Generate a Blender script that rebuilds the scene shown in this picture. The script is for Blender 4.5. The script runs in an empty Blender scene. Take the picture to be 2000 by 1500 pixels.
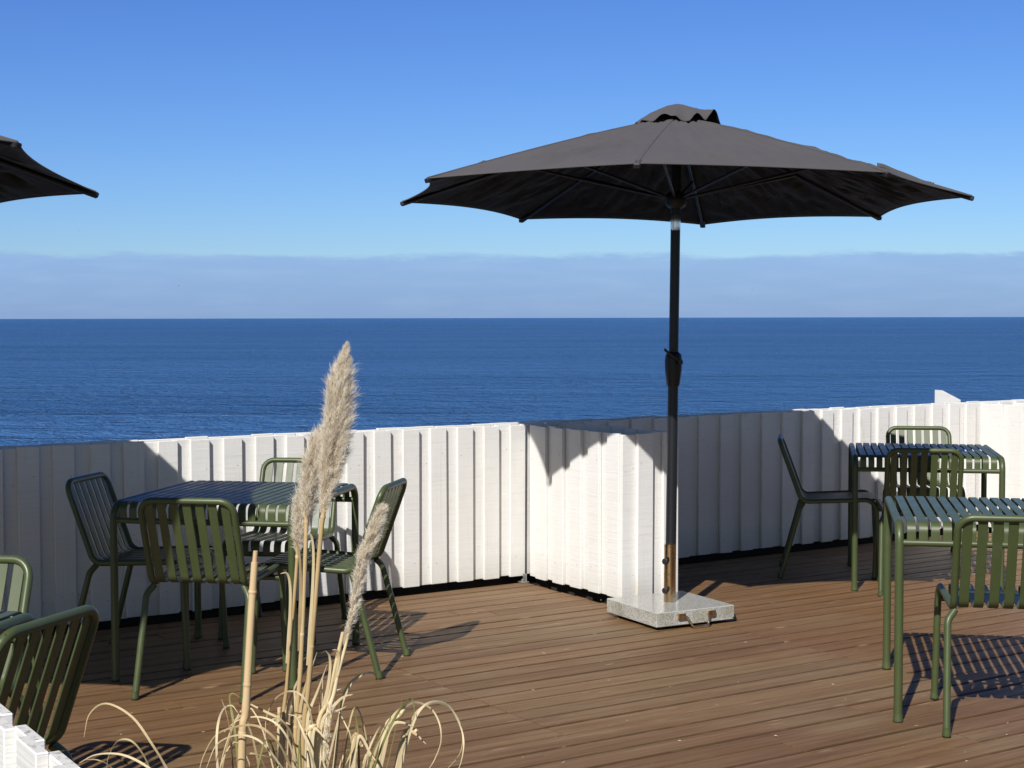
import bpy, bmesh, math, random
from mathutils import Vector, Matrix, Quaternion, noise
random.seed(7)
R = math.radians
scene = bpy.context.scene
C = scene.collection

# ------------------------------------------------------------------ camera
CAM_H, FPX, PITCH, ROLL = 1.5, 3000.0, math.atan(130 / 3000.0), R(0.115)
cam_d = bpy.data.cameras.new('camera'); cam_d.sensor_width = 36.0; cam_d.lens = 36.0 * FPX / 2000.0
cam_d.clip_start = 0.05; cam_d.clip_end = 90000.0
cam = bpy.data.objects.new('camera', cam_d); C.objects.link(cam)
cam.location = (0, 0, CAM_H)
_base = Matrix.Rotation(math.pi / 2 - PITCH, 4, 'X')
cam.matrix_world = Matrix.Translation((0, 0, CAM_H)) @ _base @ Matrix.Rotation(-ROLL, 4, 'Z')
scene.camera = cam

# ------------------------------------------------------------------ light
SUN_EL, SUN_AZ = R(41.8), R(200.0)          # azimuth clockwise from +Y: behind the viewer, to the left
sun_dir = Vector((math.cos(SUN_EL) * math.sin(SUN_AZ), math.cos(SUN_EL) * math.cos(SUN_AZ), math.sin(SUN_EL)))
sun_d = bpy.data.lights.new('sun', 'SUN'); sun_d.energy = 4.6; sun_d.angle = R(0.53); sun_d.color = (1.0, 0.966, 0.917)
sun = bpy.data.objects.new('sun', sun_d); C.objects.link(sun)
sun.rotation_euler = (-sun_dir).to_track_quat('-Z', 'Y').to_euler(); sun.location = sun_dir * 50

world = bpy.data.worlds.new('World'); scene.world = world; world.use_nodes = True
wn, wl = world.node_tree.nodes, world.node_tree.links
wn.clear()
w_out = wn.new('ShaderNodeOutputWorld'); w_bg = wn.new('ShaderNodeBackground'); wl.new(w_bg.outputs[0], w_out.inputs[0])
sky = wn.new('ShaderNodeTexSky'); sky.sky_type = 'NISHITA'; sky.sun_disc = False
sky.sun_elevation = SUN_EL; sky.sun_rotation = SUN_AZ; sky.altitude = 20; sky.air_density = 1.0; sky.dust_density = 0.25; sky.ozone_density = 2.2
w_bg.inputs[1].default_value = 0.091
# a clear, saturated marine sky: per-channel contrast on the physical sky
w_sp = wn.new('ShaderNodeSeparateColor'); wl.new(sky.outputs[0], w_sp.inputs[0])
w_cb = wn.new('ShaderNodeCombineColor')
for i, (k, pw) in enumerate(((0.258, 1.30), (0.380, 1.27), (1.044, 1.0))):
    p_ = wn.new('ShaderNodeMath'); p_.operation = 'POWER'; wl.new(w_sp.outputs[i], p_.inputs[0]); p_.inputs[1].default_value = pw
    q_ = wn.new('ShaderNodeMath'); q_.operation = 'MULTIPLY'; wl.new(p_.outputs[0], q_.inputs[0]); q_.inputs[1].default_value = k
    wl.new(q_.outputs[0], w_cb.inputs[i])
# towards the sun the sky is whiter: an added tint to neutralise the blue fill in the shade
w_dot = wn.new('ShaderNodeVectorMath'); w_dot.operation = 'DOT_PRODUCT'; w_tc0 = wn.new('ShaderNodeTexCoord')
wl.new(w_tc0.outputs['Generated'], w_dot.inputs[0]); w_dot.inputs[1].default_value = sun_dir
w_mr = wn.new('ShaderNodeMapRange'); w_mr.interpolation_type = 'SMOOTHSTEP'; wl.new(w_dot.outputs['Value'], w_mr.inputs[0]); w_mr.inputs[1].default_value = -0.5; w_mr.inputs[2].default_value = 0.8
w_fill = wn.new('ShaderNodeMix'); w_fill.data_type = 'RGBA'; w_fill.blend_type = 'MULTIPLY'; w_fill.inputs[0].default_value = 1.0
wl.new(sky.outputs[0], w_fill.inputs[6]); w_fill.inputs[7].default_value = (0.46, 0.435, 0.40, 1)
w_sk = wn.new('ShaderNodeMix'); w_sk.data_type = 'RGBA'; wl.new(w_mr.outputs[0], w_sk.inputs[0])
wl.new(w_cb.outputs[0], w_sk.inputs[6]); wl.new(w_fill.outputs[2], w_sk.inputs[7])
# a low bank of distant cloud all round the horizon, up to about 2.4 degrees
w_tc = wn.new('ShaderNodeTexCoord'); w_sep = wn.new('ShaderNodeSeparateXYZ'); wl.new(w_tc.outputs['Generated'], w_sep.inputs[0])
w_map = wn.new('ShaderNodeMapping'); w_map.inputs['Scale'].default_value = (13, 13, 70); wl.new(w_tc.outputs['Generated'], w_map.inputs[0])
w_n1 = wn.new('ShaderNodeTexNoise'); w_n1.inputs['Scale'].default_value = 1.6; w_n1.inputs['Detail'].default_value = 9; w_n1.inputs['Roughness'].default_value = 0.68
wl.new(w_map.outputs[0], w_n1.inputs['Vector'])
def wmath(op, a, b=None, c=None, clamp=False):
    n = wn.new('ShaderNodeMath'); n.operation = op; n.use_clamp = clamp
    for i, v in enumerate((a, b, c)):
        if v is None: continue
        if isinstance(v, (int, float)): n.inputs[i].default_value = v
        else: wl.new(v, n.inputs[i])
    return n.outputs[0]
el = wmath('ARCSINE', w_sep.outputs[2])
top = wmath('MULTIPLY_ADD', wmath('SUBTRACT', w_n1.outputs[0], 0.5), 0.0150, 0.0405)
edge = wn.new('ShaderNodeMapRange'); edge.interpolation_type = 'SMOOTHSTEP'
wl.new(wmath('SUBTRACT', top, el), edge.inputs[0]); edge.inputs[1].default_value = -0.0016; edge.inputs[2].default_value = 0.0034
w_map2 = wn.new('ShaderNodeMapping'); w_map2.inputs['Scale'].default_value = (16, 16, 110); wl.new(w_tc.outputs['Generated'], w_map2.inputs[0])
w_n2 = wn.new('ShaderNodeTexNoise'); w_n2.inputs['Scale'].default_value = 1.3; w_n2.inputs['Detail'].default_value = 5
wl.new(w_map2.outputs[0], w_n2.inputs['Vector'])
w_cr = wn.new('ShaderNodeValToRGB'); wl.new(w_n2.outputs[0], w_cr.inputs[0])
w_cr.color_ramp.elements[0].position = 0.42; w_cr.color_ramp.elements[0].color = (1.0, 1.0, 1.0, 1)
w_cr.color_ramp.elements[1].position = 0.76; w_cr.color_ramp.elements[1].color = (1.15, 1.10, 1.05, 1)
w_gr = wn.new('ShaderNodeMapRange'); wl.new(el, w_gr.inputs[0]); w_gr.inputs[1].default_value = 0.0; w_gr.inputs[2].default_value = 0.040
w_gm = wn.new('ShaderNodeMix'); w_gm.data_type = 'RGBA'; wl.new(w_gr.outputs[0], w_gm.inputs[0]); w_gm.inputs[6].default_value = (1.95, 3.25, 6.05, 1); w_gm.inputs[7].default_value = (2.50, 4.10, 7.05, 1)
w_cm = wn.new('ShaderNodeMix'); w_cm.data_type = 'RGBA'; w_cm.blend_type = 'MULTIPLY'; w_cm.inputs[0].default_value = 1.0; wl.new(w_gm.outputs[2], w_cm.inputs[6]); wl.new(w_cr.outputs[0], w_cm.inputs[7])
w_mix = wn.new('ShaderNodeMix'); w_mix.data_type = 'RGBA'
wl.new(wmath('MULTIPLY', edge.outputs[0], 0.78), w_mix.inputs[0])
wl.new(w_sk.outputs[2], w_mix.inputs[6]); wl.new(w_cm.outputs[2], w_mix.inputs[7])
wl.new(w_mix.outputs[2], w_bg.inputs[0])

vs = scene.view_settings
vs.view_transform = 'Standard'; vs.look = 'None'; vs.exposure = 0.25; vs.gamma = 1.0; vs.use_curve_mapping = False
scene.render.engine = 'CYCLES'
scene.cycles.max_bounces = 4; scene.cycles.diffuse_bounces = 2; scene.cycles.glossy_bounces = 2; scene.cycles.transmission_bounces = 2
scene.cycles.sample_clamp_indirect = 6.0
scene.cycles.adaptive_threshold = 0.015
world.cycles.sampling_method = 'NONE'      # a smooth sky without a disc needs no importance map

# ------------------------------------------------------------------ node helper + materials
class NT:
    def __init__(s, name):
        s.m = bpy.data.materials.new(name); s.m.use_nodes = True
        s.n, s.l = s.m.node_tree.nodes, s.m.node_tree.links
        s.b = s.n['Principled BSDF']
    def put(s, sock, v):
        if hasattr(v, 'node'): s.l.new(v, sock)
        else: sock.default_value = v
    def coord(s, which='Object', scale=(1, 1, 1), loc=None):
        t = s.n.new('ShaderNodeTexCoord'); mp = s.n.new('ShaderNodeMapping')
        s.l.new(t.outputs[which], mp.inputs[0]); mp.inputs['Scale'].default_value = scale
        if loc is not None: s.l.new(loc, mp.inputs['Location'])
        return mp.outputs[0]
    def pos(s, scale=(1, 1, 1), rot=0.0):
        g = s.n.new('ShaderNodeNewGeometry'); mp = s.n.new('ShaderNodeMapping')
        s.l.new(g.outputs['Position'], mp.inputs[0]); mp.inputs['Scale'].default_value = scale; mp.inputs['Rotation'].default_value = (0, 0, rot)
        return mp.outputs[0]
    def rand(s):
        return s.n.new('ShaderNodeObjectInfo').outputs['Random']
    def island(s):
        return s.n.new('ShaderNodeNewGeometry').outputs['Random Per Island']
    def noise(s, vec, scale=5., detail=3., rough=.5, dist=0., color=False):
        t = s.n.new('ShaderNodeTexNoise'); s.l.new(vec, t.inputs['Vector'])
        t.inputs['Scale'].default_value = scale; t.inputs['Detail'].default_value = detail
        t.inputs['Roughness'].default_value = rough; t.inputs['Distortion'].default_value = dist
        return t.outputs[1 if color else 0]
    def voro(s, vec, scale, feature='F1', rnd=1.0):
        t = s.n.new('ShaderNodeTexVoronoi'); t.feature = feature; s.l.new(vec, t.inputs['Vector'])
        t.inputs['Scale'].default_value = scale; t.inputs['Randomness'].default_value = rnd
        return t.outputs[0]
    def ramp(s, fac, stops, interp='LINEAR'):
        r = s.n.new('ShaderNodeValToRGB'); s.put(r.inputs[0], fac); r.color_ramp.interpolation = interp
        e = r.color_ramp.elements
        while len(e) < len(stops): e.new(0.5)
        for i, (p, c) in enumerate(stops):
            e[i].position = p
            e[i].color = (c, c, c, 1) if isinstance(c, (int, float)) else (*c, 1)
        return r.outputs[0]
    def mix(s, fac, a, b, mode='MIX'):
        m = s.n.new('ShaderNodeMix'); m.data_type = 'RGBA'; m.blend_type = mode
        s.put(m.inputs[0], fac)
        for k, v in ((6, a), (7, b)):
            if isinstance(v, tuple) and len(v) == 3: v = (*v, 1)
            s.put(m.inputs[k], v)
        return m.outputs[2]
    def math(s, op, a, b=0., c=0., clamp=False):
        m = s.n.new('ShaderNodeMath'); m.operation = op; m.use_clamp = clamp
        for i, v in enumerate((a, b, c)): s.put(m.inputs[i], v)
        return m.outputs[0]
    def comb(s, x, y, z):
        m = s.n.new('ShaderNodeCombineXYZ')
        for i, v in enumerate((x, y, z)): s.put(m.inputs[i], v)
        return m.outputs[0]
    def bump(s, h, strength=.3, dist=.01, prev=None):
        b = s.n.new('ShaderNodeBump'); b.inputs['Strength'].default_value = strength; b.inputs['Distance'].default_value = dist
        s.put(b.inputs['Height'], h)
        if prev is not None: s.l.new(prev, b.inputs['Normal'])
        return b.outputs[0]
    def done(s, base=None, rough=None, normal=None, **kw):
        if base is not None: s.put(s.b.inputs['Base Color'], (*base, 1) if isinstance(base, tuple) and len(base) == 3 else base)
        if rough is not None: s.put(s.b.inputs['Roughness'], rough)
        if normal is not None: s.l.new(normal, s.b.inputs['Normal'])
        for k, v in kw.items(): s.put(s.b.inputs[k.replace('_', ' ')], v)
        return s.m

M = {}
def m_green():
    t = NT('olive_powder_coat'); p = t.coord()
    n = t.noise(p, 14, 3); f = t.noise(p, 900, 2)
    dust = t.ramp(t.noise(t.pos(), 9, 6, .65), [(.52, 0.), (.78, 1.)])
    base = t.mix(t.math('MULTIPLY', dust, .14), t.mix(n, (.053, .071, .025), (.064, .084, .030)), (.20, .19, .14))
    return t.done(base, t.ramp(n, [(.3, .36), (.8, .50)]), t.bump(f, .06, .001), Specular_IOR_Level=.5)
M['green'] = m_green()
M['rubber'] = NT('black_rubber').done((.012, .012, .012), .7)

def m_white():
    t = NT('white_painted_board'); rnd = t.rand()
    off = t.comb(t.math('MULTIPLY', rnd, 37.), t.math('MULTIPLY', rnd, 11.), t.math('MULTIPLY', rnd, 53.))
    saw = t.noise(t.coord('Object', (3, 3, 150), off), 1.0, 4, .6, .3)
    band = t.noise(t.coord('Object', (2, 2, 26), off), 1.0, 3, .5, .5)
    fine = t.noise(t.coord('Object', (60, 60, 18), off), 1.0, 4, .6)
    patch = t.noise(t.coord('Object', (6, 6, 3), off), 1.0, 5, .6)
    base = t.mix(patch, (.755, .742, .715), (.84, .828, .80))
    base = t.mix(t.math('MULTIPLY', t.ramp(saw, [(.25, 1.), (.5, 0.)]), .22), base, (.50, .475, .43))
    base = t.mix(t.math('MULTIPLY', rnd, .10), base, (.66, .64, .60))
    # resin stains over knots
    kn = t.ramp(t.noise(t.coord('Object', (9, 9, 3.2), off), 1.0, 2, .5), [(.70, 0.), (.80, 1.)])
    base = t.mix(t.math('MULTIPLY', kn, .42), base, (.55, .42, .24))
    drip = t.ramp(t.noise(t.coord('Object', (70, 70, 1.6), off), 1.0, 3, .6), [(.60, 0.), (.75, 1.)])
    base = t.mix(t.math('MULTIPLY', drip, .20), base, (.46, .43, .38))
    # chips and splashes of dirt near the foot of the board (local z = 0 is the foot)
    sep = t.n.new('ShaderNodeSeparateXYZ'); t.l.new(t.coord(), sep.inputs[0])
    chip = t.ramp(t.noise(t.coord('Object', (90, 90, 70), off), 1.0, 2, .5), [(.75, 0.), (.79, 1.)])
    base = t.mix(t.math('MULTIPLY', chip, .55), base, (.30, .25, .19))
    low = t.math('MULTIPLY', t.ramp(sep.outputs[2], [(.0, 1.), (.16, 0.)]), t.ramp(patch, [(.3, .25), (.65, 1.)]))
    base = t.mix(t.math('MULTIPLY', low, .42), base, (.40, .38, .30))
    # raw weathered end grain on the sawn tops
    g = t.n.new('ShaderNodeNewGeometry'); sn = t.n.new('ShaderNodeSeparateXYZ'); t.l.new(g.outputs['Normal'], sn.inputs[0])
    endg = t.ramp(sn.outputs[2], [(.80, 0.), (.95, 1.)])
    eg = t.ramp(t.noise(t.pos((60, 60, 60)), 1.0, 4, .65), [(.30, (.25, .235, .21)), (.48, (.66, .64, .60))])
    base = t.mix(endg, base, eg)
    h = t.math('ADD', t.math('MULTIPLY', saw, .7), t.math('ADD', t.math('MULTIPLY', band, .5), t.math('MULTIPLY', fine, .35)))
    return t.done(base, .62, t.bump(h, .55, .0035), Specular_IOR_Level=.35)
M['white'] = m_white()
M['nail'] = NT('nail_head').done((.22, .19, .16), .55, Metallic=.2)
M['gap_shade'] = NT('gap_shade_dark').done((.020, .015, .012), .9)  # near-black colour painted as the shade in the gap below the fence boards

U_ANG = R(32.7)
def m_deck():
    t = NT('stained_deck_plank'); rnd = t.rand()
    off = t.comb(t.math('MULTIPLY', rnd, 91.), t.math('MULTIPLY', rnd, 17.), t.math('MULTIPLY', rnd, 5.))
    g1 = t.noise(t.coord('Object', (1.1, 34, 10), off), 1.0, 6, .62, .5)
    g2 = t.noise(t.coord('Object', (4, 170, 40), off), 1.0, 4, .65)
    g3 = t.noise(t.coord('Object', (.9, 7, 4), off), 1.0, 4, .55, .3)
    base = t.ramp(g1, [(.25, (.100, .056, .028)), (.48, (.158, .096, .052)), (.60, (.188, .119, .068)), (.80, (.245, .166, .103))])
    base = t.mix(t.ramp(g2, [(.30, .42), (.52, 0.)]), base, (.085, .042, .022))
    tone = t.ramp(rnd, [(0., (.90, .89, .88)), (.4, (.97, .96, .95)), (1., (1.07, 1.06, 1.04))])
    base = t.mix(1.0, base, tone, 'MULTIPLY')
    base = t.mix(1.0, base, t.n.new('ShaderNodeObjectInfo').outputs['Color'], 'MULTIPLY')      # batches of boards stained differently
    # worn, greenish grey patches where the stain has gone, wandering over many planks
    w1 = t.noise(t.pos((.75, 1.6, 1), -U_ANG), 1.0, 5, .6, .4)
    worn = t.math('MULTIPLY', t.ramp(w1, [(.47, 0.), (.66, 1.)]), t.ramp(g3, [(.36, .1), (.6, .8)]))
    base = t.mix(t.math('MULTIPLY', worn, .58), base, t.mix(g1, (.135, .112, .072), (.27, .225, .155)))
    # the walkway between the tables, worn pale
    gd = t.n.new('ShaderNodeTexGradient'); gd.gradient_type = 'SPHERICAL'
    mp = t.n.new('ShaderNodeMapping'); gg = t.n.new('ShaderNodeNewGeometry'); t.l.new(gg.outputs['Position'], mp.inputs[0])
    mp.vector_type = 'TEXTURE'; mp.inputs['Location'].default_value = (1.0, 6.2, 0); mp.inputs['Rotation'].default_value = (0, 0, U_ANG - .25); mp.inputs['Scale'].default_value = (1.9, .75, 9)
    t.l.new(mp.outputs[0], gd.inputs[0])
    walk = t.math('MULTIPLY', t.ramp(t.math('ADD', gd.outputs[1], t.math('MULTIPLY', t.math('SUBTRACT', w1, .5), 1.1)), [(.15, 0.), (.62, 1.)]), t.ramp(g1, [(.3, .35), (.65, 1.)]))
    base = t.mix(t.math('MULTIPLY', walk, .50), base, t.mix(g2, (.17, .130, .078), (.285, .228, .150)))
    redd = t.ramp(t.noise(t.pos((.5, .5, 1)), 1.0, 3, .5), [(.5, 0.), (.75, 1.)])
    base = t.mix(t.math('MULTIPLY', redd, .25), base, (.21, .112, .060))
    # dirt gathered along the long edges
    sy = t.n.new('ShaderNodeSeparateXYZ'); t.l.new(t.coord(), sy.inputs[0])
    rn2 = t.math('FRACT', t.math('MULTIPLY', rnd, 17.3))
    ed = t.math('ADD', t.math('MULTIPLY', t.math('SUBTRACT', rn2, .6), .006), t.math('ADD', t.math('ABSOLUTE', sy.outputs[1]), t.math('MULTIPLY', t.math('SUBTRACT', g1, .5), .016)))
    base = t.mix(t.ramp(t.math('MULTIPLY', ed, 10.), [(.50, 0.), (.575, .85)]), base, (.058, .034, .018))
    g4 = t.noise(t.coord('Object', (9, 420, 40), off), 1.0, 3, .6)
    base = t.mix(t.ramp(g4, [(.34, .38), (.5, 0.)]), base, (.075, .045, .024))
    base = t.mix(t.ramp(g4, [(.55, 0.), (.70, .30)]), base, (.30, .225, .145))
    base = t.mix(1.0, base, (1.10, .985, .765), 'MULTIPLY')
    # knots and pale scuffs
    kv = t.voro(t.coord('Object', (2.6, 13, 1), off), 1.0)
    base = t.mix(t.ramp(kv, [(.05, .75), (.13, 0.)]), base, (.31, .205, .125))
    sc = t.noise(t.coord('Object', (13, 90, 1), off), 1.0, 2, .5)
    base = t.mix(t.ramp(sc, [(.735, 0.), (.78, .6)]), base, (.42, .33, .25))
    h = t.math('ADD', t.math('MULTIPLY', g2, .6), t.math('MULTIPLY', g1, .8))
    return t.done(base, t.ramp(g1, [(.2, .66), (.8, .44)]), t.bump(h, .45, .004), Specular_IOR_Level=.42)
M['deck'] = m_deck()

def m_fabric(name, c):
    t = NT(name); p = t.coord()
    weave = t.math('ADD', t.noise(t.coord('Object', (420, 420, 420)), 1., 2), 0.)
    fold = t.noise(p, 5.5, 5, .55, 1.2)
    soft = t.noise(p, 1.8, 3)
    base = t.mix(t.ramp(soft, [(.35, 0.), (.7, 1.)]), c, tuple(x * 1.18 for x in c))
    n1 = t.bump(fold, .45, .022); n2 = t.bump(weave, .15, .001, n1)
    return t.done(base, .82, n2, Specular_IOR_Level=.25, Sheen_Weight=.12, Sheen_Roughness=.5)
M['fabric'] = m_fabric('charcoal_canopy_fabric', (.068, .063, .066))
M['fabric_shaded'] = m_fabric('shaded_canopy_underside', (.0055, .0055, .0075))  # shade put into the colour: the canopy fabric darkened for its underside
M['pole'] = NT('black_painted_steel').done((.012, .013, .016), .38)
M['chrome'] = NT('polished_chrome').done((.78, .78, .78), .12, Metallic=1.0)
M['plastic'] = NT('black_plastic').done((.010, .010, .011), .48)
def m_stain():
    t = NT('stained_steel_tube')
    n = t.noise(t.coord('Object', (14, 14, 3)), 1., 5, .6); n2 = t.noise(t.coord('Object', (60, 60, 60)), 1., 3)
    base = t.ramp(n, [(.30, (.40, .25, .11)), (.5, (.64, .48, .28)), (.72, (.78, .70, .58))])
    base = t.mix(t.ramp(n2, [(.62, 0.), (.72, .6)]), base, (.12, .06, .03))
    return t.done(base, t.ramp(n2, [(.3, .12), (.8, .32)]), Metallic=1.0)
M['stain'] = m_stain()
def m_granite():
    t = NT('speckled_granite'); p = t.coord()
    v = t.noise(p, 190, 3, .7); v2 = t.noise(p, 75, 3, .6)
    base = t.ramp(v, [(.34, (.13, .125, .11)), (.44, (.33, .325, .295)), (.54, (.46, .45, .415)), (.68, (.58, .57, .535))])
    g = t.n.new('ShaderNodeNewGeometry'); sn = t.n.new('ShaderNodeSeparateXYZ'); t.l.new(g.outputs['Normal'], sn.inputs[0])
    alg = t.math('MULTIPLY', t.ramp(sn.outputs[2], [(.1, 1.), (.6, 0.)]), t.ramp(t.noise(p, 7, 4, .6), [(.42, 0.), (.68, 1.)]))
    base = t.mix(t.math('MULTIPLY', alg, .6), base, t.ramp(v2, [(.4, (.09, .085, .035)), (.6, (.26, .24, .14))]))
    return t.done(base, t.ramp(sn.outputs[2], [(.1, .55), (.8, .16)]), Specular_IOR_Level=.5)
M['granite'] = m_granite()

def m_sea():
    t = NT('sea_water')
    sw = t.noise(t.pos((.028, .050, 1), R(9)), 1.0, 3, .5, .5)
    w1 = t.noise(t.pos((.20, .15, 1), R(8)), 1.0, 3, .6, .8)
    w2 = t.noise(t.pos((.62, .46, 1), R(-4)), 1.0, 3, .6, .6)
    patch = t.noise(t.pos((.0016, .0075, 1), R(4)), 1.0, 5, .6)
    body = t.mix(t.ramp(patch, [(.36, 0.), (.64, 1.)]), (.024, .088, .235), (.048, .140, .330))
    h = t.math('ADD', t.math('MULTIPLY', sw, 2.0), t.math('ADD', t.math('MULTIPLY', w1, 1.0), t.math('MULTIPLY', w2, .36)))
    n = t.bump(h, 1.0, 8.0)
    t.done(body, .9, n, Specular_IOR_Level=0.0)
    gl = t.n.new('ShaderNodeBsdfGlossy'); gl.inputs['Color'].default_value = (.66, .82, 1.0, 1); t.l.new(n, gl.inputs['Normal'])
    t.put(gl.inputs['Roughness'], t.ramp(patch, [(.3, .12), (.7, .24)]))
    fr = t.n.new('ShaderNodeFresnel'); fr.inputs['IOR'].default_value = 1.333; t.l.new(n, fr.inputs['Normal'])
    mx = t.n.new('ShaderNodeMixShader'); t.l.new(t.math('MULTIPLY', fr.outputs[0], .95), mx.inputs[0])
    t.l.new(t.b.outputs[0], mx.inputs[1]); t.l.new(gl.outputs[0], mx.inputs[2]); t.l.new(mx.outputs[0], t.n['Material Output'].inputs[0])
    return t.m
M['sea'] = m_sea()
def m_soil():
    t = NT('soil_and_turf'); a = t.noise(t.pos(), 3.1, 6, .65); b = t.noise(t.pos(), 38, 4, .6)
    base = t.mix(t.ramp(a, [(.42, 0.), (.6, 1.)]), t.ramp(b, [(.3, (.030, .022, .015)), (.7, (.085, .062, .042))]), t.ramp(b, [(.3, (.028, .042, .014)), (.7, (.085, .105, .036))]))
    return t.done(base, .95, t.bump(b, .6, .03))
M['soil'] = m_soil()
def m_straw(name, stops, trans=0.0, use_island=False):
    t = NT(name)
    r = t.island() if use_island else t.rand()
    n = t.noise(t.pos((45, 45, 14)), 1., 5, .65)
    f = t.math('ADD', t.math('MULTIPLY', r, .65), t.math('MULTIPLY', n, .35))
    base = t.ramp(f, stops)
    m = t.done(base, .6, Specular_IOR_Level=.3)
    if trans:
        tr = t.n.new('ShaderNodeBsdfTranslucent'); t.l.new(base, tr.inputs[0])
        mx = t.n.new('ShaderNodeMixShader'); mx.inputs[0].default_value = trans
        t.l.new(t.b.outputs[0], mx.inputs[1]); t.l.new(tr.outputs[0], mx.inputs[2])
        t.l.new(mx.outputs[0], t.n['Material Output'].inputs[0])
    return m
M['plume'] = m_straw('pampas_plume', [(.1, (.80, .65, .45)), (.4, (.93, .83, .66)), (.75, (.98, .93, .83))], .54, True)
M['rachis'] = m_straw('plume_branchlet', [(.1, (.46, .30, .16)), (.6, (.62, .46, .28)), (.9, (.72, .60, .43))], .2, True)
M['stem'] = m_straw('dry_stem', [(.15, (.40, .27, .12)), (.45, (.60, .45, .24)), (.85, (.74, .62, .40))])
M['cane'] = m_straw('cut_cane', [(.2, (.50, .33, .16)), (.7, (.64, .47, .26))])
M['blade'] = m_straw('dry_blade', [(.12, (.24, .17, .09)), (.32, (.52, .40, .21)), (.75, (.74, .62, .39))], .2)
M['greenblade'] = m_straw('green_blade', [(.2, (.13, .13, .035)), (.8, (.33, .31, .11))], .2)
M['bird'] = NT('bird_feathers').done((.03, .03, .035), .8)

# ------------------------------------------------------------------ mesh helpers
def link(name, mesh, parent=None):
    o = bpy.data.objects.new(name, mesh); C.objects.link(o)
    if parent is not None: o.parent = parent
    return o
def mesh_obj(name, bm, mat, parent=None, smooth=True):
    me = bpy.data.meshes.new(name); bm.normal_update(); bm.to_mesh(me); bm.free()
    for m in (mat if isinstance(mat, (list, tuple)) else [mat]): me.materials.append(m)
    if smooth: me.polygons.foreach_set('use_smooth', [True] * len(me.polygons))
    return link(name, me, parent)
def thing(name, label, cat, loc=(0, 0, 0), rz=0.0, group=None):
    o = bpy.data.objects.new(name, None); o.empty_display_size = .1; C.objects.link(o)
    o.location = loc; o.rotation_euler = (0, 0, rz); o['label'] = label; o['category'] = cat
    if group: o['group'] = group
    return o
def structure(o): o['kind'] = 'structure'; return o
def copy_tree(src, parent=None):
    c = src.copy(); C.objects.link(c); c.parent = parent
    for ch in list(src.children): copy_tree(ch, c)
    return c
def fillet(pts, rads, seg=7):
    """polyline with rounded corners"""
    pts = [Vector(p) for p in pts]; out = [pts[0]]
    for i in range(1, len(pts) - 1):
        p, r = pts[i], rads[i - 1]
        a, b = (pts[i - 1] - p), (pts[i + 1] - p); la, lb = a.length, b.length; a.normalize(); b.normalize()
        ang = a.angle(b)
        if r <= 0 or ang > math.pi - .02: out.append(p); continue
        d = min(r / math.tan(ang / 2), la * .49, lb * .49); rr = d * math.tan(ang / 2)
        cen = p + (a + b).normalized() * (rr / math.sin(ang / 2))
        v0, v1 = (p + a * d - cen), (p + b * d - cen)
        q = v0.rotation_difference(v1)
        for k in range(seg + 1):
            out.append(cen + Quaternion((1, 0, 0, 0)).slerp(q, k / seg) @ v0)
    out.append(pts[-1]); return out
def tube(bm, pts, r, n=10, cap=True):
    pts = [Vector(p) for p in pts]; N = len(pts)
    rs = r if isinstance(r, (list, tuple)) else [r] * N
    tan = [(pts[min(i + 1, N - 1)] - pts[max(i - 1, 0)]).normalized() for i in range(N)]
    ref = Vector((0, 0, 1)) if abs(tan[0].z) < .9 else Vector((1, 0, 0))
    nx = tan[0].cross(ref).normalized(); rings = []
    for i in range(N):
        if i: nx = (tan[i - 1].rotation_difference(tan[i]) @ nx); nx = (nx - tan[i] * nx.dot(tan[i])).normalized()
        ny = tan[i].cross(nx)
        rings.append([bm.verts.new(pts[i] + (nx * math.cos(2 * math.pi * k / n) + ny * math.sin(2 * math.pi * k / n)) * rs[i]) for k in range(n)])
    for a, b in zip(rings, rings[1:]):
        for k in range(n): bm.faces.new((a[k], a[(k + 1) % n], b[(k + 1) % n], b[k]))
    if cap:      # caps get their own vertices so the sides keep clean shading
        bm.faces.new([bm.verts.new(q.co) for q in rings[0][::-1]]); bm.faces.new([bm.verts.new(q.co) for q in rings[-1]])
    return rings
def tube_obj(name, pts, r, mat, parent, n=10):
    bm = bmesh.new(); tube(bm, pts, r, n); return mesh_obj(name, bm, mat, parent)
def slat(bm, path, w, t):
    """flat bar of width w (along x) and thickness t following path in the yz plane, path given as (y, z)"""
    path = [Vector((0, p[0], p[1])) if len(p) == 2 else Vector(p) for p in path]; N = len(path)
    b = .0012
    sec = [(-w / 2, -t / 2 + b), (-w / 2, t / 2 - b), (-w / 2 + b, t / 2), (w / 2 - b, t / 2), (w / 2, t / 2 - b), (w / 2, -t / 2 + b), (w / 2 - b, -t / 2), (-w / 2 + b, -t / 2)]
    rings = []
    for i in range(N):
        tn = (path[min(i + 1, N - 1)] - path[max(i - 1, 0)]).normalized(); nm = Vector((1, 0, 0)).cross(tn)
        rings.append([bm.verts.new(path[i] + Vector((x, 0, 0)) + nm * y) for x, y in sec])
    for a, c in zip(rings, rings[1:]):
        for k in range(8): bm.faces.new((a[k], a[(k + 1) % 8], c[(k + 1) % 8], c[k]))
    bm.faces.new(rings[0][::-1]); bm.faces.new(rings[-1])
def box(bm, x0, x1, y0, y1, z0, z1, bev=0.0, mi=0):
    vs_ = [bm.verts.new((x, y, z)) for x in (x0, x1) for y in (y0, y1) for z in (z0, z1)]
    f = [(0, 1, 3, 2), (4, 6, 7, 5), (0, 4, 5, 1), (2, 3, 7, 6), (0, 2, 6, 4), (1, 5, 7, 3)]
    fs = [bm.faces.new([vs_[i] for i in q]) for q in f]
    for q in fs: q.material_index = mi
    if bev:
        es = list({e for q in fs for e in q.edges})
        bmesh.ops.bevel(bm, geom=es, offset=bev, segments=1, affect='EDGES', profile=.5)
    return fs
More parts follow.
